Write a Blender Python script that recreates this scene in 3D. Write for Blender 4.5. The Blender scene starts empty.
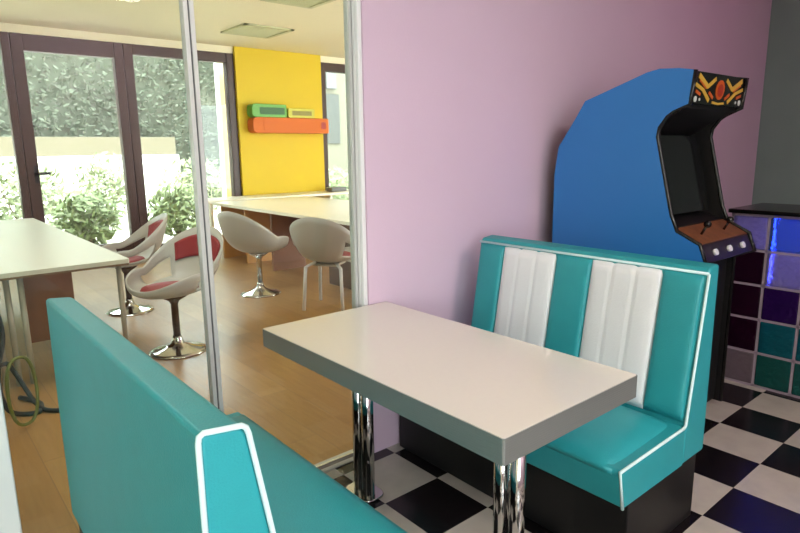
import bpy, bmesh, math, random
from mathutils import Vector, Matrix
random.seed(7)
SC = bpy.context.scene
COL = SC.collection
PI = math.pi

# ------------------------------------------------------------------ materials
def lin(c):
    return tuple(((v / 255) / 12.92 if v / 255 <= .04045 else ((v / 255 + .055) / 1.055) ** 2.4) for v in c) + (1,)

def mat(name, rgb, rough=.5, metal=0, noise=0, nscale=20, bump=0, bscale=80, spec=.5, coat=0):
    m = bpy.data.materials.new(name); m.use_nodes = True
    nt = m.node_tree; b = nt.nodes['Principled BSDF']
    c = lin(rgb)
    b.inputs['Base Color'].default_value = c
    b.inputs['Roughness'].default_value = rough
    b.inputs['Metallic'].default_value = metal
    b.inputs['Specular IOR Level'].default_value = spec
    b.inputs['Coat Weight'].default_value = coat
    tc = nt.nodes.new('ShaderNodeTexCoord')
    if noise:
        n = nt.nodes.new('ShaderNodeTexNoise'); n.inputs['Scale'].default_value = nscale
        n.inputs['Detail'].default_value = 3
        nt.links.new(tc.outputs['Object'], n.inputs['Vector'])
        mx = nt.nodes.new('ShaderNodeMix'); mx.data_type = 'RGBA'
        lo = tuple(max(0, v * (1 - noise)) for v in c[:3]) + (1,)
        hi = tuple(min(1, v * (1 + noise)) for v in c[:3]) + (1,)
        mx.inputs['A'].default_value = lo; mx.inputs['B'].default_value = hi
        nt.links.new(n.outputs['Fac'], mx.inputs['Factor'])
        nt.links.new(mx.outputs['Result'], b.inputs['Base Color'])
    if bump:
        n2 = nt.nodes.new('ShaderNodeTexNoise'); n2.inputs['Scale'].default_value = bscale
        nt.links.new(tc.outputs['Object'], n2.inputs['Vector'])
        bp = nt.nodes.new('ShaderNodeBump'); bp.inputs['Strength'].default_value = bump
        bp.inputs['Distance'].default_value = .01
        nt.links.new(n2.outputs['Fac'], bp.inputs['Height'])
        nt.links.new(bp.outputs['Normal'], b.inputs['Normal'])
    return m

def emis(name, rgb, strength):
    m = bpy.data.materials.new(name); m.use_nodes = True
    nt = m.node_tree; nt.nodes.clear()
    e = nt.nodes.new('ShaderNodeEmission'); e.inputs['Color'].default_value = lin(rgb); e.inputs['Strength'].default_value = strength
    o = nt.nodes.new('ShaderNodeOutputMaterial'); nt.links.new(e.outputs[0], o.inputs[0])
    return m

def pane_mat(name, tint=(245, 250, 248), refl=.06):
    """thin clear glass: mostly see-through with a glossy reflection that grows at grazing angles"""
    m = bpy.data.materials.new(name); m.use_nodes = True
    nt = m.node_tree; nt.nodes.clear()
    t = nt.nodes.new('ShaderNodeBsdfTransparent'); t.inputs[0].default_value = lin(tint)
    g = nt.nodes.new('ShaderNodeBsdfGlossy'); g.inputs['Roughness'].default_value = .02
    lw = nt.nodes.new('ShaderNodeFresnel'); lw.inputs['IOR'].default_value = 1.35
    mx = nt.nodes.new('ShaderNodeMixShader'); o = nt.nodes.new('ShaderNodeOutputMaterial')
    nt.links.new(lw.outputs[0], mx.inputs[0]); nt.links.new(t.outputs[0], mx.inputs[1]); nt.links.new(g.outputs[0], mx.inputs[2])
    nt.links.new(mx.outputs[0], o.inputs[0])
    return m

def block_mat(name, rgb, trans, rough=.12):
    m = mat(name, rgb, rough, bump=1.0, bscale=34)
    b = m.node_tree.nodes['Principled BSDF']
    b.inputs['Transmission Weight'].default_value = trans
    b.inputs['IOR'].default_value = 1.35
    return m

def wood_floor():
    m = mat('laminate_planks', (200, 160, 105), .32)
    nt = m.node_tree; b = nt.nodes['Principled BSDF']
    tc = nt.nodes.new('ShaderNodeTexCoord'); mp = nt.nodes.new('ShaderNodeMapping')
    mp.inputs['Rotation'].default_value = (0, 0, PI / 2)
    nt.links.new(tc.outputs['Object'], mp.inputs['Vector'])
    br = nt.nodes.new('ShaderNodeTexBrick')
    br.inputs['Scale'].default_value = 1; br.inputs['Brick Width'].default_value = 1.25; br.inputs['Row Height'].default_value = .19
    br.inputs['Mortar Size'].default_value = .0025
    br.inputs['Color1'].default_value = lin((172, 132, 80)); br.inputs['Color2'].default_value = lin((154, 114, 66)); br.inputs['Mortar'].default_value = lin((140, 106, 70))
    nt.links.new(mp.outputs[0], br.inputs['Vector'])
    n = nt.nodes.new('ShaderNodeTexNoise'); n.inputs['Scale'].default_value = 6; n.inputs['Detail'].default_value = 5
    mp2 = nt.nodes.new('ShaderNodeMapping'); mp2.inputs['Scale'].default_value = (7, .6, 1)
    nt.links.new(tc.outputs['Object'], mp2.inputs['Vector']); nt.links.new(mp2.outputs[0], n.inputs['Vector'])
    mx = nt.nodes.new('ShaderNodeMix'); mx.data_type = 'RGBA'; mx.blend_type = 'MULTIPLY'
    mx.inputs['Factor'].default_value = .35
    nt.links.new(br.outputs['Color'], mx.inputs['A'])
    cr = nt.nodes.new('ShaderNodeValToRGB'); cr.color_ramp.elements[0].position = .3; cr.color_ramp.elements[0].color = (.62, .55, .47, 1)
    cr.color_ramp.elements[1].position = .65
    nt.links.new(n.outputs['Fac'], cr.inputs[0]); nt.links.new(cr.outputs[0], mx.inputs['B'])
    nt.links.new(mx.outputs['Result'], b.inputs['Base Color'])
    return m

TILE = .3; GX, GY = 3.797, 1.178
def checker_floor():
    m = mat('checker_tiles', (200, 190, 180), .22)
    nt = m.node_tree; b = nt.nodes['Principled BSDF']
    tc = nt.nodes.new('ShaderNodeTexCoord'); mp = nt.nodes.new('ShaderNodeMapping')
    mp.inputs['Location'].default_value = (-GX / TILE, -GY / TILE, .5)
    mp.inputs['Scale'].default_value = (1 / TILE, 1 / TILE, 0)
    nt.links.new(tc.outputs['Object'], mp.inputs['Vector'])
    ck = nt.nodes.new('ShaderNodeTexChecker'); ck.inputs['Scale'].default_value = 1
    nt.links.new(mp.outputs[0], ck.inputs['Vector'])
    ck.inputs['Color1'].default_value = lin((24, 19, 21)); ck.inputs['Color2'].default_value = lin((200, 190, 180))
    n = nt.nodes.new('ShaderNodeTexNoise'); n.inputs['Scale'].default_value = 9; n.inputs['Detail'].default_value = 6
    nt.links.new(tc.outputs['Object'], n.inputs['Vector'])
    mx = nt.nodes.new('ShaderNodeMix'); mx.data_type = 'RGBA'; mx.blend_type = 'MULTIPLY'; mx.inputs['Factor'].default_value = .3
    nt.links.new(ck.outputs['Color'], mx.inputs['A']); nt.links.new(n.outputs['Fac'], mx.inputs['B'])
    nt.links.new(mx.outputs['Result'], b.inputs['Base Color'])
    return m

def ridged_metal():
    m = mat('ridged_aluminium', (140, 144, 142), .42, .6)
    nt = m.node_tree; b = nt.nodes['Principled BSDF']
    tc = nt.nodes.new('ShaderNodeTexCoord'); w = nt.nodes.new('ShaderNodeTexWave'); w.bands_direction = 'Z'
    w.inputs['Scale'].default_value = 46
    nt.links.new(tc.outputs['Object'], w.inputs['Vector'])
    bp = nt.nodes.new('ShaderNodeBump'); bp.inputs['Strength'].default_value = .22; bp.inputs['Distance'].default_value = .002
    nt.links.new(w.outputs['Fac'], bp.inputs['Height']); nt.links.new(bp.outputs['Normal'], b.inputs['Normal'])
    return m

M = dict(
    teal=mat('teal_vinyl', (38, 148, 157), .45, noise=.08, nscale=12, bump=.12, bscale=220),
    white_vinyl=mat('white_vinyl', (228, 228, 232), .45, bump=.1, bscale=200),
    piping=mat('piping_white', (205, 232, 235), .4),
    black=mat('black_paint', (15, 13, 14), .5),
    gloss_black=mat('black_gloss', (12, 11, 12), .25),
    pink=mat('pink_wall_paint', (212, 185, 205), .75, noise=.03, nscale=3, bump=.06, bscale=150),
    cream=mat('cream_paint', (238, 228, 200), .8, noise=.02, nscale=2),
    yellow=mat('yellow_paint', (222, 190, 10), .6, noise=.03, nscale=3),
    frame=mat('brown_window_frame', (62, 38, 28), .45, noise=.12, nscale=15),
    alu=mat('grey_aluminium', (196, 197, 194), .4, .2),
    alu_dark=mat('dark_gasket', (80, 78, 80), .5),
    white_paint=mat('white_paint', (226, 226, 226), .5),
    greywall=mat('grey_green_wall', (126, 148, 142), .6, noise=.12, nscale=2.5),
    pane=pane_mat('clear_pane'),
    tabletop=mat('ivory_laminate', (226, 218, 208), .16, noise=.02, nscale=60, coat=.3),
    ridged=ridged_metal(),
    chrome=mat('chrome', (205, 205, 205), .1, 1),
    blue=mat('arcade_blue', (40, 118, 192), .45, noise=.03, nscale=4),
    screen=mat('dark_screen', (14, 16, 18), .12),
    m_yellow=mat('marquee_yellow', (214, 172, 62), .4), m_orange=mat('marquee_orange', (206, 92, 26), .4),
    m_red=mat('marquee_red', (170, 44, 28), .4), m_white=mat('marquee_white', (205, 210, 205), .4),
    deck=mat('deck_art', (120, 70, 40), .4, noise=.6, nscale=22),
    button=mat('button_white', (225, 225, 230), .3), deckfront=mat('deck_front_violet', (34, 20, 36), .4),
    mortar=mat('mortar_lilac', (165, 150, 165), .7, noise=.08, nscale=30),
    wood_floor=wood_floor(), checker=checker_floor(),
    desk=mat('pale_desk_laminate', (206, 202, 184), .3, noise=.03, nscale=20),
    white_desk=mat('white_desk_laminate', (244, 240, 226), .3),
    desk_edge=mat('desk_edge_brown', (120, 92, 62), .5),
    brown_panel=mat('brown_wood_panel', (128, 82, 52), .5, noise=.15, nscale=18),
    dark_panel=mat('dark_wood_panel', (92, 62, 42), .5, noise=.15, nscale=18),
    oak_panel=mat('oak_panel', (196, 142, 76), .5, noise=.1, nscale=18),
    legmetal=mat('grey_leg_metal', (170, 160, 142), .4, .3),
    shell=mat('white_chair_shell', (184, 180, 172), .35),
    red=mat('red_seat_pad', (142, 30, 34), .6, bump=.1, bscale=200),
    column=mat('dark_bronze_column', (84, 66, 48), .3, .6),
    orange=mat('orange_lacquer', (212, 104, 2), .6), green=mat('green_lacquer', (84, 160, 10), .4),
    dkgreen=mat('dark_green_inset', (38, 96, 34), .5), lime=mat('lime_lacquer', (196, 190, 40), .4),
    olive=mat('olive_inset', (140, 130, 40), .5),
    grille=mat('grille_green_grey', (196, 196, 158), .6),
    cable=mat('black_cable', (20, 20, 18), .5), cabley=mat('yellow_green_cable', (96, 98, 34), .5),
    greyp=mat('grey_plastic', (120, 122, 124), .5),
    leaf=mat('leaf_green', (108, 118, 76), .6, noise=.3, nscale=4), leaf2=mat('leaf_pale', (122, 128, 94), .6, noise=.3, nscale=4),
    hedge=mat('hedge_grey_green', (78, 82, 68), .8, noise=.2, nscale=2),
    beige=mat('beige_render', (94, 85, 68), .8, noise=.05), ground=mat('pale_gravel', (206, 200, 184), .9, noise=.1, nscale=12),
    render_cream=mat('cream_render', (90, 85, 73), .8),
    shutter=mat('slate_shutter', (48, 48, 46), .6),
    bwhite=mat('white_render', (226, 224, 216), .8), bark=mat('bark', (90, 72, 52), .9),
    diffuser=emis('fill_diffuser', (255, 244, 232), 3.0),
    led=emis('led_blue', (70, 90, 255), 18.0),
)
M['b_dark'] = block_mat('block_dark_plum', (38, 10, 32), .15)
M['b_violet'] = block_mat('block_violet', (46, 16, 84), .25)
M['b_grey'] = block_mat('block_smoke', (128, 112, 122), .3)
M['b_teal'] = block_mat('block_teal', (24, 104, 120), .35)
M['b_green'] = block_mat('block_sea_green', (30, 92, 88), .3)
M['b_clear'] = block_mat('block_frosted_lilac', (176, 164, 220), .6, .25)
M['b_blue'] = block_mat('block_ice_blue', (110, 150, 235), .75, .25)

# ------------------------------------------------------------------ geometry helpers
def obj(name, bm, m, parent=None, smooth=False, bevel=0, seg=2, loc=None):
    bmesh.ops.recalc_face_normals(bm, faces=bm.faces[:])
    me = bpy.data.meshes.new(name); bm.to_mesh(me); bm.free()
    for x in (m if isinstance(m, (list, tuple)) else [m]): me.materials.append(x)
    if smooth:
        for p in me.polygons: p.use_smooth = True
    o = bpy.data.objects.new(name, me); COL.objects.link(o)
    if parent is not None: o.parent = parent
    if loc: o.location = loc
    if bevel:
        b = o.modifiers.new('bevel', 'BEVEL'); b.width = bevel; b.segments = seg; b.limit_method = 'ANGLE'; b.angle_limit = .6
        for p in me.polygons: p.use_smooth = True
        try:
            me.set_sharp_from_angle(angle=.7)
        except Exception: pass
        w = o.modifiers.new('wn', 'WEIGHTED_NORMAL')
    return o

def thing(name, label, cat, loc=(0, 0, 0), rz=0, group=None):
    o = bpy.data.objects.new(name, None); COL.objects.link(o)
    o.location = loc; o.rotation_euler = (0, 0, rz); o.empty_display_size = .1
    return tag(o, label, cat, group)

def tag(o, label, cat, group=None):
    o['label'] = label; o['category'] = cat
    if group: o['group'] = group
    return o

def struct(o, label=None):
    o['kind'] = 'structure'
    if label: o['label'] = label; 
    return o

def NB(): return bmesh.new()

def box(bm, x0, x1, y0, y1, z0, z1, mi=0):
    vs = [bm.verts.new(p) for p in ((x0, y0, z0), (x1, y0, z0), (x1, y1, z0), (x0, y1, z0), (x0, y0, z1), (x1, y0, z1), (x1, y1, z1), (x0, y1, z1))]
    for f in ((0, 3, 2, 1), (4, 5, 6, 7), (0, 1, 5, 4), (1, 2, 6, 5), (2, 3, 7, 6), (3, 0, 4, 7)):
        bm.faces.new([vs[i] for i in f]).material_index = mi
    return bm

def bx(*a): return box(NB(), *a)

def prism(bm, pts, a0, a1, plane='xz', mi=0):
    """extrude a 2D outline along the third axis"""
    def P(p, a):
        return {'xz': (p[0], a, p[1]), 'yz': (a, p[0], p[1]), 'xy': (p[0], p[1], a)}[plane]
    A = [bm.verts.new(P(p, a0)) for p in pts]; B = [bm.verts.new(P(p, a1)) for p in pts]
    n = len(pts)
    bm.faces.new(A).material_index = mi; bm.faces.new(B[::-1]).material_index = mi
    for i in range(n):
        bm.faces.new((A[i], B[i], B[(i + 1) % n], A[(i + 1) % n])).material_index = mi
    return bm

def tube(bm, pts, r, n=10, closed=False, mi=0):
    pts = [Vector(p) for p in pts]; N = len(pts)
    rings = []; prev = None
    for i, p in enumerate(pts):
        if closed: d = (pts[(i + 1) % N] - pts[i - 1])
        else: d = pts[min(i + 1, N - 1)] - pts[max(i - 1, 0)]
        d.normalize()
        if prev is None:
            up = Vector((0, 0, 1)) if abs(d.z) < .9 else Vector((1, 0, 0))
            s = d.cross(up).normalized()
        else:
            s = (prev - d * prev.dot(d)).normalized()
        prev = s; t = d.cross(s)
        rr = r[i] if isinstance(r, (list, tuple)) else r
        rings.append([bm.verts.new(p + s * rr * math.cos(2 * PI * k / n) + t * rr * math.sin(2 * PI * k / n)) for k in range(n)])
    for i in range(N if closed else N - 1):
        a, b = rings[i], rings[(i + 1) % N]
        for k in range(n):
            f = bm.faces.new((a[k], a[(k + 1) % n], b[(k + 1) % n], b[k])); f.material_index = mi; f.smooth = True
    if not closed:
        bm.faces.new(rings[0][::-1]).material_index = mi; bm.faces.new(rings[-1]).material_index = mi
    return bm

def lathe(bm, prof, cx=0, cy=0, n=32):
    rings = []
    for r, z in prof:
        rings.append([bm.verts.new((cx + r * math.cos(2 * PI * k / n), cy + r * math.sin(2 * PI * k / n), z)) for k in range(n)])
    for a, b in zip(rings, rings[1:]):
        for k in range(n):
            f = bm.faces.new((a[k], a[(k + 1) % n], b[(k + 1) % n], b[k])); f.smooth = True
    bm.faces.new(rings[0][::-1]); bm.faces.new(rings[-1])
    return bm

def smooth_path(pts, k=5):
    """rounds a polyline with a Catmull-Rom curve"""
    P = [Vector(p) for p in pts]; out = []
    for i in range(len(P) - 1):
        p0, p1, p2, p3 = P[max(i - 1, 0)], P[i], P[i + 1], P[min(i + 2, len(P) - 1)]
        for j in range(k):
            t = j / k
            out.append(.5 * ((2 * p1) + (p2 - p0) * t + (2 * p0 - 5 * p1 + 4 * p2 - p3) * t * t + (3 * p1 - p0 - 3 * p2 + p3) * t ** 3))
    out.append(P[-1]); return out

def round_poly(pts, r, k=4):
    """rounds the corners of a closed 2D outline"""
    out = []; n = len(pts)
    for i in range(n):
        p, a, b = Vector(pts[i]), Vector(pts[i - 1]), Vector(pts[(i + 1) % n])
        rr = r[i] if isinstance(r, (list, tuple)) else r
        da, db = (a - p), (b - p)
        l = min(rr, da.length * .45, db.length * .45)
        if l < 1e-5: out.append(tuple(p)); continue
        s, e = p + da.normalized() * l, p + db.normalized() * l
        for j in range(k + 1):
            t = j / k; q = s * (1 - t) ** 2 + p * 2 * t * (1 - t) + e * t * t
            out.append(tuple(q))
    return out

# ------------------------------------------------------------------ the setting
WY = 2.142            # face of the pink wall
FY = 8.9              # inner face of the window wall
CZ = 3.0              # ceiling
XR = 6.06
o = obj('floor_tiles', bx(-2.6, XR, -2.6, 2.15, -.06, 0), M['checker']); struct(o, 'black and white checkered tile floor of the diner corner')
o = obj('floor_wood', bx(-2.6, 9.0, 2.235, FY + .1, -.06, 0), M['wood_floor']); struct(o, 'honey coloured laminate plank floor beyond the glass partition')
b = NB(); box(b, -2.6, 1.612, 2.15, 2.175, -.06, .006); box(b, -2.6, 1.612, 2.175, 2.21, -.06, .002, 1); box(b, -2.6, 1.612, 2.21, 2.235, -.06, .006)
o = obj('trim_1', b, [M['alu'], M['alu_dark']]); struct(o, 'metal floor track under the glass partition between tiles and planks')
o = obj('ceiling', bx(-2.6, 9.0, -2.6, FY + .1, CZ, CZ + .1), M['cream']); struct(o, 'cream painted ceiling')
o = obj('wall_back', bx(1.612, XR, WY, WY + .12, 0, CZ), M['pink']); struct(o, 'pale pink painted wall behind the table')
o = obj('wall_right', bx(XR, XR + .1, -2.6, WY + .12, 0, CZ), M['greywall']); struct(o, 'dark grey green wall surface behind the bar')
o = obj('wall_left', bx(-2.7, -2.6, -2.6, FY + .1, 0, CZ), M['cream']); struct(o, 'cream side wall outside the view')
b = NB(); box(b, -.1, XR, -2.7, -2.6, 0, CZ); box(b, -2.6, -.1, -2.7, -2.6, 0, .6); box(b, -2.6, -.1, -2.7, -2.6, 2.8, CZ)
o = obj('wall_front', b, M['pink']); struct(o, 'pink wall behind the viewer')
o = obj('wall_side', bx(9.0, 9.1, 2.262, FY + .1, 0, CZ), M['cream']); struct(o, 'cream side wall of the bright room')

# window wall
b = NB()
box(b, -2.6, 9.0, FY, FY + .2, 2.9, CZ)
box(b, 8.2, 9.0, FY, FY + .2, 0, 2.9)
box(b, -2.6, -1.6, FY, FY + .2, 0, 2.9)
o = obj('wall_far', b, M['cream']); struct(o, 'cream wall strip above the brown windows')
o = obj('wall_far_panel', bx(4.235, 5.765, FY - .05, FY + .2, 0, CZ), M['yellow']); struct(o, 'bright yellow wall section between the brown windows')

def window(name, x0, x1, label, fl=.1, fr=.1, ft=.12, fb=.12, top=2.9, handle=None):
    r = bpy.data.objects.new(name, None); COL.objects.link(r); r.location = (x0, FY + .06, 0); struct(r, label)
    w = x1 - x0
    b = NB(); box(b, 0, fl, -.06, .08, 0, top); box(b, w - fr, w, -.06, .08, 0, top)
    box(b, fl, w - fr, -.055, .075, top - ft, top); box(b, fl, w - fr, -.055, .075, 0, fb)
    obj('window_frame', b, M['frame'], r, bevel=.008)
    obj('pane', bx(fl - .02, w - fr + .02, .0, .012, fb - .02, top - ft + .02), M['pane'], r)
    if handle is not None:
        b = NB(); box(b, handle - .02, handle + .02, -.075, -.055, 1.08, 1.3)
        tube(b, [(handle, -.07, 1.2), (handle, -.11, 1.2), (handle + .15, -.115, 1.2)], .018, 8)
        h = obj('door_handle', b, M['black'], r); 
    return r
window('window_1', -1.6, 1.335, 'leftmost brown framed fixed window', .1, .09)
window('door_1', 1.34, 2.64, 'brown framed glass door with a black lever handle', .135, .115, .2, .2, handle=.1)
window('window_2', 2.645, 4.235, 'brown framed window between the glass door and the yellow wall', .12, .12, .14)
window('window_3', 5.765, 8.2, 'brown framed window right of the yellow wall', .12, .12, .14)

r = bpy.data.objects.new('window_added', None); COL.objects.link(r); r.location = (-1.35, -2.65, 0); struct(r, 'wide unseen window added behind the viewer for frontal daylight')  # unseen window, added to light the near room from the viewer's side
b = NB(); box(b, -1.25, -1.19, -.05, .05, .6, 2.8); box(b, 1.19, 1.25, -.05, .05, .6, 2.8); box(b, -1.19, 1.19, -.05, .05, .6, .66); box(b, -1.19, 1.19, -.05, .05, 2.74, 2.8); box(b, -.03, .03, -.05, .05, .66, 2.74)
obj('window_frame', b, M['frame'], r)
obj('pane', bx(-1.19, 1.19, -.006, .006, .66, 2.74), M['pane'], r)
# glass partition in line with the pink wall
r = bpy.data.objects.new('glass_partition', None); COL.objects.link(r); r.location = (0, 2.19, 0); struct(r, 'tall clear glass partition with slim grey metal posts')
def post(x0, x1):
    b = NB(); w = x1 - x0
    box(b, x0, x0 + w * .4, -.018, .018, .006, CZ); box(b, x0 + w * .4, x0 + w * .58, -.012, .012, .006, CZ, 1); box(b, x0 + w * .58, x1, -.018, .018, .006, CZ)
    return obj('post', b, [M['alu'], M['alu_dark']], r)
post(.858, .896); post(1.562, 1.59)
obj('jamb', bx(.06, .178, -.04, .04, .006, CZ), M['white_paint'], r, bevel=.006)
obj('wall_trim', bx(1.59, 1.612, -.04, .05, .006, CZ), M['white_paint'], r, bevel=.004)
obj('glass_pane', bx(.896, 1.562, -.005, .005, .02, CZ), M['pane'], r)
obj('glass_pane', bx(.178, .858, .008, .016, .02, CZ), M['pane'], r)
obj('glass_pane', bx(-2.6, .06, -.005, .005, .02, CZ), M['pane'], r)

# ------------------------------------------------------------------ booths
def booth(label, mirror, piping_rear, group, Y0, Y1, dz, plinth=0, drop=0):
    """a booth bench facing -X (mirror=False) or +X; local x measured from the rear face at the base"""
    t = thing('booth_bench', label, 'bench', (2.28 if not mirror else .322, Y0, 0), 0, group)
    s = -1 if not mirror else 1            # local x grows from the rear towards the seat front
    def X(p): return [(s * a, z + (dz if z > .9 else 0)) for a, z in p]
    L = Y1 - Y0
    # distances from the rear face:   seat front .6-.626, seat/back crease .18, back top .085-.012
    back = [(0, .285 - drop), (0, .6), (.003, 1.012), (.078, 1.004), (.09, .984), (.178, .43), (.178, .285 - drop)]
    b = prism(NB(), X(back), 0, L); obj('backrest', b, M['teal'], t, bevel=.012, seg=3)
    seat = round_poly([(.176, .285), (.598, .285), (.628, .428), (.176, .436)], [.003, .015, .02, .003])
    b = prism(NB(), X(seat), 0, L); obj('seat', b, M['teal'], t, bevel=.01, seg=3)
    # padded seat cushion on top of the seat base
    b = NB(); nx, ny = 14, 30; g = []
    for i in range(nx + 1):
        row = []
        for j in range(ny + 1):
            u, v = i / nx, j / ny
            x = .17 + (.626 - .17) * u; y = .03 + (L - .06) * v
            e = (1 - abs(2 * u - 1) ** 5) * (1 - abs(2 * v - 1) ** 12)
            row.append(b.verts.new((s * x, y, .425 + .045 * e)))
        g.append(row)
    for i in range(nx):
        for j in range(ny): b.faces.new((g[i][j], g[i + 1][j], g[i + 1][j + 1], g[i][j + 1]))
    ext = bmesh.ops.extrude_face_region(b, geom=b.faces[:]); 
    bmesh.ops.translate(b, vec=(0, 0, -.02), verts=[e for e in ext['geom'] if isinstance(e, bmesh.types.BMVert)])
    obj('seat_cushion', b, M['teal'], t, smooth=True)
    # channelled pads on the slanted front
    A = Vector((.182, .455)); B = Vector((.0905, .981 + dz)); nrm = Vector((.985, .175))
    def pad(y0, y1, m, depth=.018, label=None, grooves=()):
        b = NB(); nu, nv = 40, 22; g = []
        for i in range(nu + 1):
            row = []
            for j in range(nv + 1):
                u, v = i / nu, j / nv
                p = A.lerp(B, v)
                sh = abs(2 * u - 1)
                d = depth * max(0, 1 - sh ** 6) ** .5 * max(0, 1 - abs(2 * v - 1) ** 14) ** .5
                for gq in grooves: d -= .003 * math.exp(-((u - gq) / .025) ** 2)
                q = p + nrm * (d - .002)
                row.append(b.verts.new((s * q.x, y0 + (y1 - y0) * u, q.y)))
            g.append(row)
        for i in range(nu):
            for j in range(nv): b.faces.new((g[i][j], g[i + 1][j], g[i + 1][j + 1], g[i][j + 1]))
        ext = bmesh.ops.extrude_face_region(b, geom=b.faces[:])
        bmesh.ops.translate(b, vec=(-s * .02, 0, 0), verts=[e for e in ext['geom'] if isinstance(e, bmesh.types.BMVert)])
        o = obj('back_pad', b, m, t, smooth=True)
        if label: o['label'] = label
    W = [.012 + (L - .024) * f for f in (0, .142, .425, .588, .864, 1)]
    for k, (a, c) in enumerate(zip(W, W[1:])):
        white = k in (1, 3)
        pad(a, c, M['white_vinyl' if white else 'teal'], label='white vinyl padded stripe' if white else None, grooves=(.34, .67) if white else ())
    # black plinth
    obj('plinth', prism(NB(), X([(.012, 0), (.52, 0), (.52, .284), (.012, .284)]), .02, L - .02 + plinth), M['black'], t, bevel=.004)
    # white piping
    r_ = .0055
    loop = [(.598, .286), (.628, .428), (.19, .437), (.178, .445), (.09, .985 + dz)]
    b = NB()
    f = [(s * a, -.001, z) for a, z in loop]
    if piping_rear:
        f += [(s * .086, -.001, .997 + dz), (s * .078, -.001, 1.003 + dz), (s * .012, -.001, 1.011 + dz), (s * .004, -.001, 1.006 + dz), (s * .002, -.001, .995 + dz), (s * .0, -.001, .285 - drop)]
    tube(b, f, r_, 8)
    if not piping_rear:
        tube(b, [(s * .09, 0, .985 + dz), (s * .09, L, .985 + dz)], r_, 8)
    obj('piping', b, M['piping'], t)
    return t
booth('teal and white striped booth bench in front of the blue arcade machine', False, False, 'diner booth benches', .89, 1.985, .012, .15)
booth('teal booth bench seen from behind, with white piping, left of the table', True, True, 'diner booth benches', .9, 2.135, -.01, 0, .04)

# ------------------------------------------------------------------ diner table
t = thing('diner_table', 'diner table with ivory top and ridged metal edge on chrome posts', 'table', (1.382, 1.495, 0))
tx0, tx1, ty0, ty1 = 1.061 - 1.382, 1.703 - 1.382, .876 - 1.495, 2.13 - 1.495
def rrect(x0, x1, y0, y1, r): return round_poly([(x0, y0), (x1, y0), (x1, y1), (x0, y1)], r, 4)
obj('table_top', prism(NB(), rrect(tx0 + .003, tx1 - .003, ty0 + .003, ty1 - .003, .008), .68, .75, 'xy'), M['tabletop'], t)
b = NB()
P = rrect(tx0, tx1, ty0, ty1, .01); Q = rrect(tx0 + .004, tx1 - .004, ty0 + .004, ty1 - .004, .008)
prof = [(0, .748), (0, .677)]
n = len(P)
A = [[b.verts.new((p[0], p[1], z)) for p in P] for z in (.7485, .677)]
C_ = [[b.verts.new((p[0], p[1], z)) for p in Q] for z in (.7485, .677)]
for i in range(n):
    j = (i + 1) % n
    b.faces.new((A[0][i], A[0][j], A[1][j], A[1][i])); b.faces.new((C_[0][i], C_[0][j], C_[1][j], C_[1][i]))
    b.faces.new((A[0][i], A[0][j], C_[0][j], C_[0][i])); b.faces.new((A[1][i], A[1][j], C_[1][j], C_[1][i]))
obj('edge_band', b, M['ridged'], t)
obj('underframe', bx(-.2, .2, -.5, .5, .655, .68), M['black'], t, bevel=.004)
for yy in (1.083, 1.147, 1.868, 1.932):
    b = tube(NB(), [(0, yy - 1.495, .012), (0, yy - 1.495, .655)], .026, 20); obj('leg', b, M['chrome'], t)
for yy in (1.115, 1.90):
    b = NB(); prism(b, round_poly([(-.06, yy - 1.495 - .085), (.06, yy - 1.495 - .085), (.06, yy - 1.495 + .085), (-.06, yy - 1.495 + .085)], .05), 0, .012, 'xy')
    obj('foot_plate', b, M['chrome'], t, bevel=.004)

# ------------------------------------------------------------------ arcade machine
AX0, AX1 = 2.83, 3.43
t = thing('arcade_machine', 'black arcade cabinet with plain blue side and patterned marquee', 'arcade machine', (AX0, 1.65, 0))
def ay(p): return [(y - 1.65, z) for y, z in p]
prof = [(1.29, 1.784), (1.36, 1.797), (1.453, 1.804), (1.515, 1.793), (1.846, 1.682), (1.891, 1.609), (1.999, 1.449), (2.02, 1.302), (2.02, .03),
        (1.27, .03), (1.27, .86), (1.173, .905), (1.207, .992), (1.318, 1.045), (1.352, 1.12), (1.395, 1.288), (1.446, 1.49), (1.44, 1.535), (1.405, 1.585), (1.375, 1.606), (1.304, 1.634)]
W_ = AX1 - AX0
sp = obj('side_panel', prism(NB(), ay(prof), 0, .02, 'yz'), M['blue'], t); sp['label'] = 'plain blue side panel'
obj('side_panel', prism(NB(), ay(prof), W_ - .02, W_, 'yz'), M['black'], t)
# black edge moulding that follows the front outline of each side
front = [prof[i] for i in range(9, 21)] + [prof[0]]
for x in (.01, W_ - .01):
    b = NB(); pts = [(x, y - 1.65, z) for y, z in front]
    tube(b, pts, .0115, 8); obj('edge_moulding', b, M['gloss_black'], t)
ins = [(1.33, 1.77), (1.453, 1.785), (1.515, 1.775), (1.83, 1.668), (1.875, 1.6), (1.98, 1.44), (2.0, 1.3), (2.0, .04), (1.3, .04), (1.3, .88), (1.33, 1.0), (1.345, 1.06), (1.49, 1.1), (1.555, 1.5), (1.43, 1.57), (1.33, 1.62)]
obj('body', prism(NB(), ay(ins), .02, W_ - .02, 'yz'), M['black'], t)
b = prism(NB(), ay([(1.40, 1.11), (1.487, 1.10), (1.552, 1.49), (1.5, 1.5)]), .06, W_ - .06, 'yz'); obj('screen', b, M['screen'], t)
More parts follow.
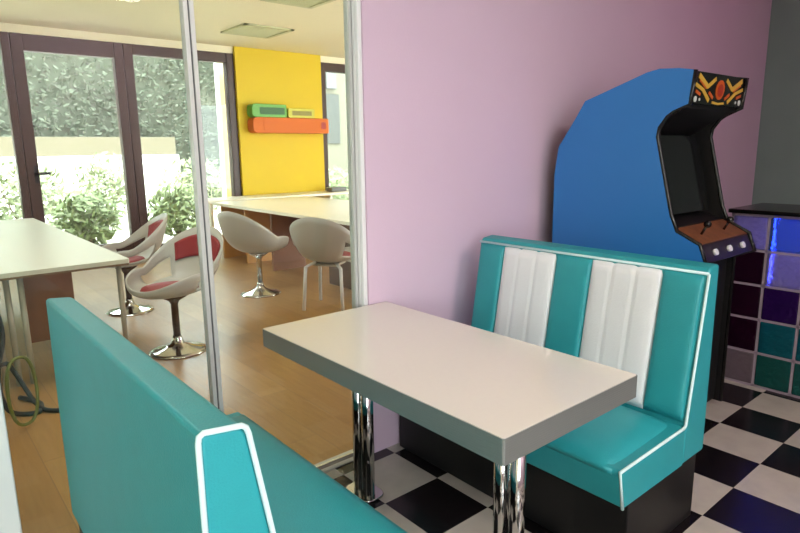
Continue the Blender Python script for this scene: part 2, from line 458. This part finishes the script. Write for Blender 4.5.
# marquee
m_ = obj('marquee', prism(NB(), ay([(1.292, 1.782), (1.305, 1.637), (1.335, 1.637), (1.335, 1.782)]), .02, W_ - .02, 'yz'), M['gloss_black'], t, bevel=.004)
def art(name, shapes, m, lift):
    """flat printed shapes (x, z in 0..1 of the marquee) laid on its front face"""
    b = NB(); w = W_ - .05; 
    for sh in shapes:
        lo, hi = [], []
        for u, v in sh:
            z = 1.642 + .135 * v; y = 1.305 - .013 * v - .0005 - 1.65
            lo.append(b.verts.new((.025 + w * u, y - lift, z))); hi.append(b.verts.new((.025 + w * u, y, z)))
        k = len(sh); b.faces.new(lo)
        for i in range(k): b.faces.new((lo[i], hi[i], hi[(i + 1) % k], lo[(i + 1) % k]))
    o = obj(name, b, m, m_); return o
def bar_(x0, y0, x1, y1, w, asp=4.0):
    dx, dy = (x1 - x0) * asp, (y1 - y0); l = math.hypot(dx, dy); nx, ny = -dy / l * w / asp, dx / l * w
    return [(x0 + nx, y0 + ny), (x1 + nx, y1 + ny), (x1 - nx, y1 - ny), (x0 - nx, y0 - ny)]
def both(s): return s + [[(1 - u, v) for u, v in p] for p in s]
def arts(name, shapes, m, lift):
    for k, sh in enumerate(shapes): art(name, [sh], m, lift + k * .00005)
def disc(cx, cy, r, asp=4.0, n=14): return [(cx + r / asp * math.cos(2 * PI * i / n), cy + r * math.sin(2 * PI * i / n)) for i in range(n)]
arts('emblem_bar', both([bar_(.06, .9, .25, .56, .085), bar_(.25, .56, .39, .86, .07), bar_(.02, .6, .17, .44, .06), bar_(.17, .44, .31, .1, .07), bar_(.38, .06, .5, .02, .04)]), M['m_yellow'], .002)
arts('emblem_bar', both([bar_(.04, .38, .13, .28, .05), bar_(.29, .38, .38, .2, .05), bar_(.08, .74, .22, .5, .03)]), M['m_orange'], .0027)
art('emblem_centre', [disc(.5, .5, .34)], M['m_orange'], .003)
art('emblem_centre', [disc(.5, .48, .22)], M['m_red'], .004)
arts('emblem_dot', both([disc(.05, .12, .1), disc(.13, .12, .05)]), M['m_white'], .003)
# control deck
deck = [(1.176, .905), (1.209, .985), (1.34, 1.052), (1.34, .87), (1.27, .86)]
cp = obj('control_panel', prism(NB(), ay(deck), .021, W_ - .021, 'yz'), M['deckfront'], t, bevel=.004)
b = NB()
prism(b, ay([(1.212, .989), (1.338, 1.053), (1.337, 1.057), (1.210, .993)]), .03, W_ - .03, 'yz')
obj('deck_overlay', b, M['deck'], cp)
nd = Vector((0, -.924, .382)).normalized()
for x in (.14, .30, .46):
    c = Vector((x, 1.19 - 1.65, .945)); b = tube(NB(), [c - nd * .004, c + nd * .012], .016, 16); obj('button', b, M['button'], cp)
nt_ = Vector((0, -.46, .89)).normalized()
for x in (.16, .42):
    c = Vector((x, 1.27 - 1.65, 1.02)); b = NB(); tube(b, [c, c + nt_ * .05], .006, 8); bmesh.ops.create_uvsphere(b, u_segments=14, v_segments=10, radius=.018, matrix=Matrix.Translation(c + nt_ * .06))
    obj('joystick', b, M['gloss_black'], cp, smooth=True)
obj('coin_door', bx(.15, W_ - .15, 1.288 - 1.65, 1.3 - 1.65, .3, .68), M['gloss_black'], t, bevel=.004)

# ------------------------------------------------------------------ glass block bar
BX = 3.85; CW, RH = .2, .2065
t = thing('bar_counter', 'bar counter faced with dark and teal glass blocks under a black top', 'bar', (BX, 1.465, 0))
NCOL = 5
Lb = NCOL * CW + .014
obj('counter_top', bx(-.03, .5, -Lb - .03, .012, 1.05, 1.074), M['gloss_black'], t, bevel=.006)
b = NB(); g = .014
for c in range(NCOL + 1): box(b, 0.004, .08, -c * CW - g, -c * CW, 0, 1.05)
for k in range(6): box(b, .004, .08, -Lb, 0, k * RH, k * RH + g)
obj('mortar_grid', b, M['mortar'], t)
obj('bar_back', bx(.36, .4, -Lb, 0, 0, 1.05), M['white_paint'], t)
obj('bar_end', bx(.08, .36, -.02, 0, 0, 1.05), M['mortar'], t)
KIND = {0: ['b_clear', 'b_dark', 'b_dark', 'b_dark', 'b_grey'], 1: ['b_blue', 'b_clear', 'b_violet', 'b_teal', 'b_green'], 2: ['b_blue', 'b_clear', 'b_dark', 'b_teal', 'b_green'],
        3: ['b_blue', 'b_clear', 'b_violet', 'b_dark', 'b_teal'], 4: ['b_blue', 'b_clear', 'b_dark', 'b_violet', 'b_green']}
LBL = dict(b_clear='frosted lilac glass block', b_dark='dark plum glass block', b_grey='smoky grey glass block', b_blue='glass block lit blue from behind', b_violet='violet glass block', b_teal='teal glass block', b_green='sea green glass block')
for c in range(NCOL):
    for k in range(5):
        y1 = -c * CW - g; y0 = -(c + 1) * CW; z1 = 5 * RH - k * RH; z0 = z1 - RH + g
        kk = KIND[c][k]
        o = obj('glass_block', bx(0, .078, y0, y1, z0, z1), M[kk], t, bevel=.008); o['label'] = LBL[kk]
b = NB(); tube(b, [(.11, -CW - .012, .64), (.11, -CW - .012, 1.035), (.11, -Lb + .03, 1.035)], .009, 8)
o = obj('light_strip', b, M['led'], t); o['label'] = 'glowing blue light strip behind the glass'

# ------------------------------------------------------------------ chairs of the bright room
def shell_bm(hole=True):
    b = NB(); NU, NV = 48, 16; g = []
    zb = .43
    for i in range(NU):
        a = 2 * PI * i / NU            # 0 = front (+x), pi = back
        ca = math.cos(a); back = max(0, -ca)
        sd = abs(math.sin(a))
        top = .485 + .125 * sd ** 2 + (.40 * back ** 1.6) + (.03 * max(0, ca))
        R = .262 + .015 * sd + .045 * max(0, ca) + .04 * back
        row = []
        for j in range(NV + 1):
            v = j / NV
            r = R * math.sin(min(1, v * 1.25) * PI / 2) if v < .8 else R * (1 + .10 * (v - .8) * 5 * back)
            r = R * (1 - (1 - v) ** 2.4) * (1 + .3 * v ** 2 * back)
            z = zb + (top - zb) * v ** (1.9 + .3 * back)
            row.append(b.verts.new((r * math.cos(a), r * math.sin(a) * 1.04, z)) if j else None)
        g.append(row)
    c = b.verts.new((0, 0, zb))
    for i in range(NU):
        A_, B_ = g[i], g[(i + 1) % NU]
        b.faces.new((c, A_[1], B_[1]))
        a = math.degrees(2 * PI * (i + .5) / NU); aa = a if a <= 180 else 360 - a
        for j in range(1, NV):
            if hole and 80 < aa < 138 and 8 <= j <= 12: continue
            b.faces.new((A_[j], B_[j], B_[j + 1], A_[j + 1]))
    return b
def seat_pad_bm():
    b = NB(); lathe(b, [(.02, .447), (.1, .446), (.17, .46), (.2, .48), (.19, .496), (.1, .492), (.02, .485)], .03, 0, 28); return b
def back_pad_bm():
    b = NB(); nu, nv = 14, 8; g = []
    for i in range(nu + 1):
        a = PI + (i / nu - .5) * 1.35
        row = []
        for j in range(nv + 1):
            v = .74 + .2 * j / nv
            back = max(0, -math.cos(a)); sd = abs(math.sin(a))
            top = .485 + .125 * sd ** 2 + .40 * back ** 1.6
            R = .262 + .015 * sd + .04 * back
            r = R * (1 - (1 - v) ** 2.4) * (1 + .3 * v ** 2 * back) - .022
            z = .43 + (top - .43) * v ** (1.9 + .3 * back)
            row.append(b.verts.new((r * math.cos(a), r * math.sin(a) * 1.04, z)))
        g.append(row)
    for i in range(nu):
        for j in range(nv): b.faces.new((g[i][j], g[i + 1][j], g[i + 1][j + 1], g[i][j + 1]))
    return b
def chair(label, loc, rz, legs=False, hole=True, column='column', shell=None, back_red=True):
    t = thing('shell_chair', label, 'chair', loc, rz, 'white shell chairs of the bright room')
    o = obj('shell', shell_bm(hole), M['shell'], t, smooth=True); s = o.modifiers.new('solid', 'SOLIDIFY'); s.thickness = .014; s.offset = -1
    o = obj('seat_pad', seat_pad_bm(), M['red'], t, smooth=True)
    if back_red:
        o = obj('back_pad', back_pad_bm(), M['red'], t, smooth=True); s = o.modifiers.new('solid', 'SOLIDIFY'); s.thickness = .016; s.offset = 0
    if legs:
        for sx in (1, -1):
            for sy in (1, -1):
                b = tube(NB(), [(sx * .1, sy * .1, .44), (sx * .17, sy * .17, .40), (sx * .2, sy * .19, 0)], .016, 10); obj('leg', b, M['white_paint'], t)
        obj('seat_bracket', bx(-.12, .12, -.12, .12, .405, .43), M['legmetal'], t, bevel=.005)
    else:
        b = lathe(NB(), [(.205, 0), (.205, .01), (.17, .02), (.1, .035), (.05, .06), (.034, .1), (.03, .12)]); obj('pedestal_base', b, M['chrome'], t)
        b = lathe(NB(), [(.026, .11), (.026, .36), (.04, .385), (.09, .415), (.1, .43)]); obj('pedestal_column', b, M[column], t)
    return t
chair('white shell chair with red pads on a round base at the pale desk corner', (1.47, 4.32, 0), math.radians(205))
chair('white shell chair with a red pad partly hidden behind the pale desk', (1.55, 5.75, 0), math.radians(172))
chair('white tub chair on a chrome trumpet base facing the white table', (2.78, 5.55, 0), math.radians(18), column='chrome', hole=False)
chair('white shell chair on four straight legs beside the glass partition post', (3.03, 4.62, 0), math.radians(35), legs=True)

# ------------------------------------------------------------------ desks of the bright room
t = thing('desk', 'long pale desk with a brown front panel by the glass door', 'desk', (.3, 4.2, 0))
obj('desk_top', prism(NB(), rrect(-1.1, .86, 0, 3.5, .02), .722, .75, 'xy'), M['desk'], t)
obj('edge_strip', prism(NB(), rrect(-1.098, .858, .002, 3.498, .02), .708, .7225, 'xy'), M['desk_edge'], t)
obj('front_panel', bx(.26, .57, .35, .37, .2, .708), M['brown_panel'], t)
for x, y in ((.8, .06), (.8, 3.4), (.09, .12), (.16, .12), (.235, .12), (-1.0, .1), (-1.0, 3.4)):
    obj('leg', tube(NB(), [(x, y, 0), (x, y, .708)], .018, 12), M['legmetal'], t)
t = thing('white_table', 'long white table with wooden leg panels below the yellow wall', 'table', (3.4, 4.6, 0))
obj('table_top', prism(NB(), rrect(0, 1.5, 0, 3.5, .02), .715, .75, 'xy'), M['white_desk'], t)
for y0, y1, x0, x1, m, z0 in ((.25, .85, .16, .75, 'dark_panel', 0), (1.9, 1.94, .05, .5, 'brown_panel', 0), (2.6, 2.64, .05, 1.4, 'oak_panel', 0), (3.2, 3.24, -.0, .5, 'oak_panel', 0)):
    if z0 == 0 and m == 'dark_panel':
        p = obj('drawer_pedestal', bx(x0, x1, y0, y1, 0, .56), M[m], t, bevel=.006)
        for k in range(3): obj('drawer_front', bx(x0 - .012, x0, y0 + .02, y1 - .02, .04 + k * .17, .195 + k * .17), M[m], p, bevel=.004)
    else: obj('leg_panel', bx(x0, x1, y0, y1, 0, .715), M[m], t)
obj('modesty_panel', bx(.7, .72, .9, 3.3, .42, .715), M['brown_panel'], t)
for x, y in ((.08, .1), (1.42, .1), (1.42, 3.4)): obj('leg', tube(NB(), [(x, y, 0), (x, y, .715)], .02, 12), M['legmetal'], t)
t = thing('window_bench', 'white counter running along the window wall under the yellow section', 'counter', (5.5, 8.6, 0))
obj('worktop', bx(-2.1, 2.6, -.35, .2, .72, .76), M['white_desk'], t, bevel=.005)
for x in (-2.05, 0, 2.5): obj('support_panel', bx(x, x + .04, -.3, .2, 0, .72), M['white_desk'], t)
tag(obj('desk_tray', bx(5.62, 5.92, 8.42, 8.6, .7605, .83), M['greyp'], bevel=.012), 'small grey tray on the white counter right of the yellow wall', 'tray')

# ------------------------------------------------------------------ yellow wall shelf and boxes
YF = FY - .05
def capsule_box(name, x0, x1, z0, z1, y0, y1, m, mi, parent=None, rl=.1, inset=.02):
    out = round_poly([(x0, z0), (x1, z0), (x1, z1), (x0, z1)], [rl, .02, .02, rl], 6)
    return prism(NB(), out, y0, y1)
t = thing('wall_shelf', 'long orange wall shelf with a rounded end on the yellow wall', 'shelf', (5.05, YF, 1.72))
o = obj('shelf_body', capsule_box('', -.68, .7, 0, .24, -.2, 0, None, 0, rl=.09), M['orange'], t, bevel=.008)
p = obj('front_face', capsule_box('', -.5, .52, .03, .21, -.206, -.199, None, 0, rl=.06), M['orange'], t)
p = obj('end_badge', capsule_box('', .55, .64, .07, .18, -.208, -.199, None, 0, rl=.02), M['m_red'], t)
t = thing('storage_box', 'green box with dark inset standing on the orange wall shelf', 'box', (4.66, YF - .1, 1.9605))
obj('box_body', capsule_box('', -.29, .31, 0, .2, -.09, .09, None, 0, rl=.07), M['green'], t, bevel=.006)
obj('inset', bx(-.16, .27, -.095, -.088, .045, .15), M['dkgreen'], t)
t = thing('storage_box', 'smaller lime box beside the green box on the orange shelf', 'box', (5.25, YF - .1, 1.9605))
obj('box_body', capsule_box('', -.25, .24, 0, .15, -.09, .09, None, 0, rl=.03), M['lime'], t, bevel=.006)
obj('inset', bx(-.18, .18, -.095, -.088, .04, .11), M['olive'], t)

# ------------------------------------------------------------------ ceiling vents of the bright room
for (x, y, w, d, lab) in ((3.95, 7.55, .7, .7, 'square grey green ceiling vent nearest the yellow wall'), (3.5, 5.75, .62, .5, 'square ceiling vent in front of the other one, above the white table')):
    t = thing('ceiling_vent', lab, 'vent', (x, y, CZ), 0, 'ceiling vents')
    b = NB()
    for (a, c, e, f) in ((-w / 2, w / 2, -d / 2, -d / 2 + .05), (-w / 2, w / 2, d / 2 - .05, d / 2), (-w / 2, -w / 2 + .05, -d / 2, d / 2), (w / 2 - .05, w / 2, -d / 2, d / 2)): box(b, a, c, e, f, -.02, 0)
    obj('vent_frame', b, M['grille'], t)
    b = NB()
    for k in range(9):
        y_ = -d / 2 + .06 + k * (d - .12) / 8; box(b, -w / 2 + .04, w / 2 - .04, y_ - .012, y_ + .012, -.014, -.002)
    obj('louvre_slats', b, M['grille'], t)

# ------------------------------------------------------------------ cables under the pale desk
b = NB()
tube(b, smooth_path([(.18, 4.45, .767), (.3, 4.32, .772), (.42, 4.36, .773), (.3, 4.42, .785), (.2, 4.34, .79), (.34, 4.27, .783), (.42, 4.3, .775), (.25, 4.5, .773)], 6), .0145, 8)
tag(obj('cable_bundle', b, M['cable']), 'black cable coil lying on the near edge of the pale desk', 'cable')
b = NB()
tube(b, smooth_path([(.36, 4.13, .64), (.38, 4.05, .42), (.32, 3.95, .2), (.34, 3.85, .03), (.46, 3.75, .015), (.5, 3.9, .012), (.42, 4.05, .02)], 6), .014, 8)
tube(b, smooth_path([(.22, 4.13, .6), (.28, 4.0, .38), (.3, 3.9, .28), (.36, 3.86, .3), (.4, 3.9, .22), (.48, 3.8, .03), (.56, 3.7, .014)], 6), .013, 8)
bmesh.ops.create_uvsphere(b, u_segments=12, v_segments=8, radius=.03, matrix=Matrix.Translation((.3, 4.0, .36)) @ Matrix.Diagonal((1.6, .8, .8, 1)))
tag(obj('power_cable', b, M['cable'], smooth=True), 'tangled black power cable hanging from the pale desk to the floor', 'cable')
b = NB()
ring = []
for k in range(26):
    a = 2 * PI * k / 26; ring.append((.39 + .07 * math.cos(a), 3.6 + .03 * math.cos(a), .21 + .2 * math.sin(a) + .012 * math.sin(3 * a)))
tube(b, ring, .009, 8, closed=True)
tag(obj('cable_loop', b, M['cabley']), 'yellow green cable loop hanging in front of the black power cable', 'cable')

# ------------------------------------------------------------------ outside
GZ = -.12
o = obj('ground_outside', bx(-20, 30, FY + .2, 40, GZ - .1, GZ), M['ground']); o['kind'] = 'structure'; o['label'] = 'pale sunlit ground outside the windows'
def leafy(b, c, R, n, size, squash=1.0):
    for _ in range(n):
        d = Vector((random.gauss(0, 1), random.gauss(0, 1), random.gauss(0, 1))).normalized()
        p = Vector(c) + Vector((d.x * R[0], d.y * R[1], d.z * R[2])) * (random.random() ** .4)
        u = Vector((random.gauss(0, 1), random.gauss(0, 1), random.gauss(0, 1))).normalized(); v = u.orthogonal().normalized()
        s = size * random.uniform(.6, 1.3)
        vs = [b.verts.new(p + u * s), b.verts.new(p + v * s * .4), b.verts.new(p - u * s), b.verts.new(p - v * s * .4)]
        b.faces.new(vs)
def nonorm(name, b, m, parent=None):
    me = bpy.data.meshes.new(name); b.to_mesh(me); b.free(); me.materials.append(m)
    o = bpy.data.objects.new(name, me); COL.objects.link(o); o.parent = parent; return o
b = NB(); box(b, -14, 16, 18.6, 19.4, GZ, 5.6)
hedge = thing('hedge', 'tall dense grey green hedge filling the view through the windows', 'hedge', (0, 19, GZ))
obj('hedge_core', box(NB(), -14, 11, -.5, .6, 0, 5.4), M['hedge'], hedge); b.free()
b = NB()
for _ in range(22000):
    p = Vector((random.uniform(-8, 11), random.uniform(-.95, -.45), random.uniform(0, 5.9)))
    u = Vector((random.gauss(0, 1), random.gauss(0, 1), random.gauss(0, 1))).normalized(); v = u.orthogonal().normalized(); s = random.uniform(.05, .1)
    b.faces.new([b.verts.new(p + u * s), b.verts.new(p + v * s * .5), b.verts.new(p - u * s), b.verts.new(p - v * s * .5)])
nonorm('foliage', b, M['hedge'], hedge)
t = thing('garden_wall', 'low beige garden wall with a white lower part in front of the hedge', 'wall', (0, 17, GZ))
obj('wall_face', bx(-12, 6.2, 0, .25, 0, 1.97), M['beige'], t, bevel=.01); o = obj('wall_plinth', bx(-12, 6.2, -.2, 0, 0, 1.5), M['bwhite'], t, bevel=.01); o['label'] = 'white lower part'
SH = [(-.5, 11.6, .8, 1.35), (.85, 10.4, .42, .9), (1.75, 12.3, .85, 1.45), (2.4, 10.8, .5, .95), (3.6, 14.1, .75, 1.5), (3.9, 10.9, .5, .95), (5.2, 13.2, .9, 1.4), (7.2, 11.2, .7, .95), (8.4, 12.6, .9, 1.1)]
SL = ['leafy pale shrub outside the leftmost window', 'small shrub low outside the left side of the glass door', 'tall leafy shrub in the middle of the glass door view', 'low shrub outside the right side of the glass door',
      'wide shrub outside the window right of the glass door', 'low shrub near the white column outside', 'round shrub behind the white column outside', 'green shrub outside the window right of the yellow wall', 'farther shrub before the white building']
for k, ((x, y, r_, h), lab) in enumerate(zip(SH, SL)):
    t = thing('garden_shrub', lab, 'shrub', (x, y, GZ), 0, 'shrubs in the sunny garden')
    b = NB(); leafy(b, (0, 0, h * .55), (r_, r_ * .8, h * .5), 900, .085); nonorm('foliage', b, M['leaf' if k % 2 else 'leaf2'], t)
    b = NB()
    for q in range(4): tube(b, [(0, 0, 0), (r_ * .4 * math.cos(q * 1.6), r_ * .4 * math.sin(q * 1.6), h * .7)], [.025, .008], 6)
    obj('stem', b, M['bark'], t)
t = thing('white_column', 'white column just outside the window left of the yellow wall', 'column', (4.25, 9.42, GZ))
obj('column_shaft', bx(-.08, .08, -.08, .08, .1, 3.3), M['bwhite'], t, bevel=.01); obj('column_base', bx(-.11, .11, -.11, .11, 0, .1), M['bwhite'], t, bevel=.01)
t = thing('neighbour_building', 'white building seen through the window right of the yellow wall', 'building', (12.4, 15.5, GZ))
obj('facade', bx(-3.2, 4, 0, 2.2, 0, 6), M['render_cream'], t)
obj('window_shutter', bx(-2.3, -1.72, -.05, 0, 1.75, 3.2), M['shutter'], t, bevel=.01)
obj('wall_lamp_box', bx(-2.2, -1.85, -.12, 0, 3.35, 3.9), M['alu_dark'], t, bevel=.01)

# ------------------------------------------------------------------ lights
def fill_lamp(x, y, w, d, power, color, lab):  # unseen ceiling panel with an area light, added as fill
    t = thing('fill_panel', lab, 'ceiling light', (x, y, CZ), 0, 'added flat fill panels')
    b = NB()
    for a in ((-w / 2 - .03, w / 2 + .03, -d / 2 - .03, -d / 2), (-w / 2 - .03, w / 2 + .03, d / 2, d / 2 + .03), (-w / 2 - .03, -w / 2, -d / 2, d / 2), (w / 2, w / 2 + .03, -d / 2, d / 2)): box(b, *a, -.05, 0)
    obj('fill_frame', b, M['white_paint'], t)
    obj('diffuser', bx(-w / 2, w / 2, -d / 2, d / 2, -.03, -.01), M['diffuser'], t)
    l = bpy.data.lights.new('fill_light', 'AREA'); l.shape = 'RECTANGLE'; l.size = w; l.size_y = d; l.energy = power; l.color = color
    o = bpy.data.objects.new('fill_light', l); COL.objects.link(o); o.location = (x, y, CZ - .06)
fill_lamp(1.6, -1.7, 1.1, 1.1, 100, (1, .95, .9), 'unseen square fill light panel added above the viewer')  # added fill for the near room
fill_lamp(.9, 4.3, 1.2, .9, 30, (1, .97, .92), 'unseen square fill light panel added above the pale desk')  # this panel and the next are added to brighten the far room
fill_lamp(6.6, 5.0, 1.2, .9, 60, (1, .97, .92), 'unseen square fill light panel added behind the pink wall')
# neon glow at the dark end of the bar
l = bpy.data.lights.new('neon_light', 'AREA'); l.energy = 3.5; l.color = (.75, .2, .6); l.shape = 'RECTANGLE'; l.size = 1.2; l.size_y = .08
o = bpy.data.objects.new('neon_light', l); COL.objects.link(o); o.location = (4.6, .6, 2.9); o.rotation_euler = (math.radians(40), 0, 0)
# daylight
s = bpy.data.lights.new('sun', 'SUN'); s.energy = 6; s.angle = math.radians(1.5); s.color = (1, .96, .88)
o = bpy.data.objects.new('sun', s); COL.objects.link(o); o.rotation_euler = (math.radians(38), math.radians(8), math.radians(10))
w = bpy.data.worlds.new('sky'); SC.world = w; w.use_nodes = True
bg = w.node_tree.nodes['Background']; bg.inputs[0].default_value = (.95, .97, 1, 1); bg.inputs[1].default_value = 15
for x0, x1 in ((-1.6, 4.2), (5.8, 8.2)):      # sky portals in the window openings
    l = bpy.data.lights.new('window_portal', 'AREA'); l.shape = 'RECTANGLE'; l.size = x1 - x0; l.size_y = 2.8; l.cycles.is_portal = True
    o = bpy.data.objects.new('window_portal', l); COL.objects.link(o); o.location = ((x0 + x1) / 2, FY + .3, 1.45); o.rotation_euler = (-PI / 2, 0, 0)
l = bpy.data.lights.new('window_portal', 'AREA'); l.shape = 'RECTANGLE'; l.size = 2.5; l.size_y = 2.2; l.cycles.is_portal = True  # sky portal for the added window behind the viewer
o = bpy.data.objects.new('window_portal', l); COL.objects.link(o); o.location = (-1.35, -2.75, 1.7); o.rotation_euler = (PI / 2, 0, 0)

# ------------------------------------------------------------------ camera
F, YAW, PITCH, ROLL, HH = 598.9, .69910, .19385, -.01303, 1.45
cy_, sy_, cp_, sp_ = math.cos(YAW), math.sin(YAW), math.cos(PITCH), math.sin(PITCH)
fw = Vector((sy_ * cp_, cy_ * cp_, -sp_)); rt = Vector((cy_, -sy_, 0)); up = rt.cross(fw)
c, s_ = math.cos(ROLL), math.sin(ROLL)
r2 = c * rt + s_ * up; u2 = -s_ * rt + c * up
cam = bpy.data.cameras.new('camera'); cam.sensor_width = 36; cam.lens = F * 36 / 800; cam.clip_start = .02
co = bpy.data.objects.new('camera', cam); COL.objects.link(co)
co.matrix_world = Matrix(((r2.x, u2.x, -fw.x, 0), (r2.y, u2.y, -fw.y, 0), (r2.z, u2.z, -fw.z, HH), (0, 0, 0, 1)))
SC.camera = co
SC.view_settings.view_transform = 'Standard'; SC.view_settings.look = 'None'; SC.view_settings.gamma = 1; SC.view_settings.use_curve_mapping = False
SC.view_settings.exposure = 0
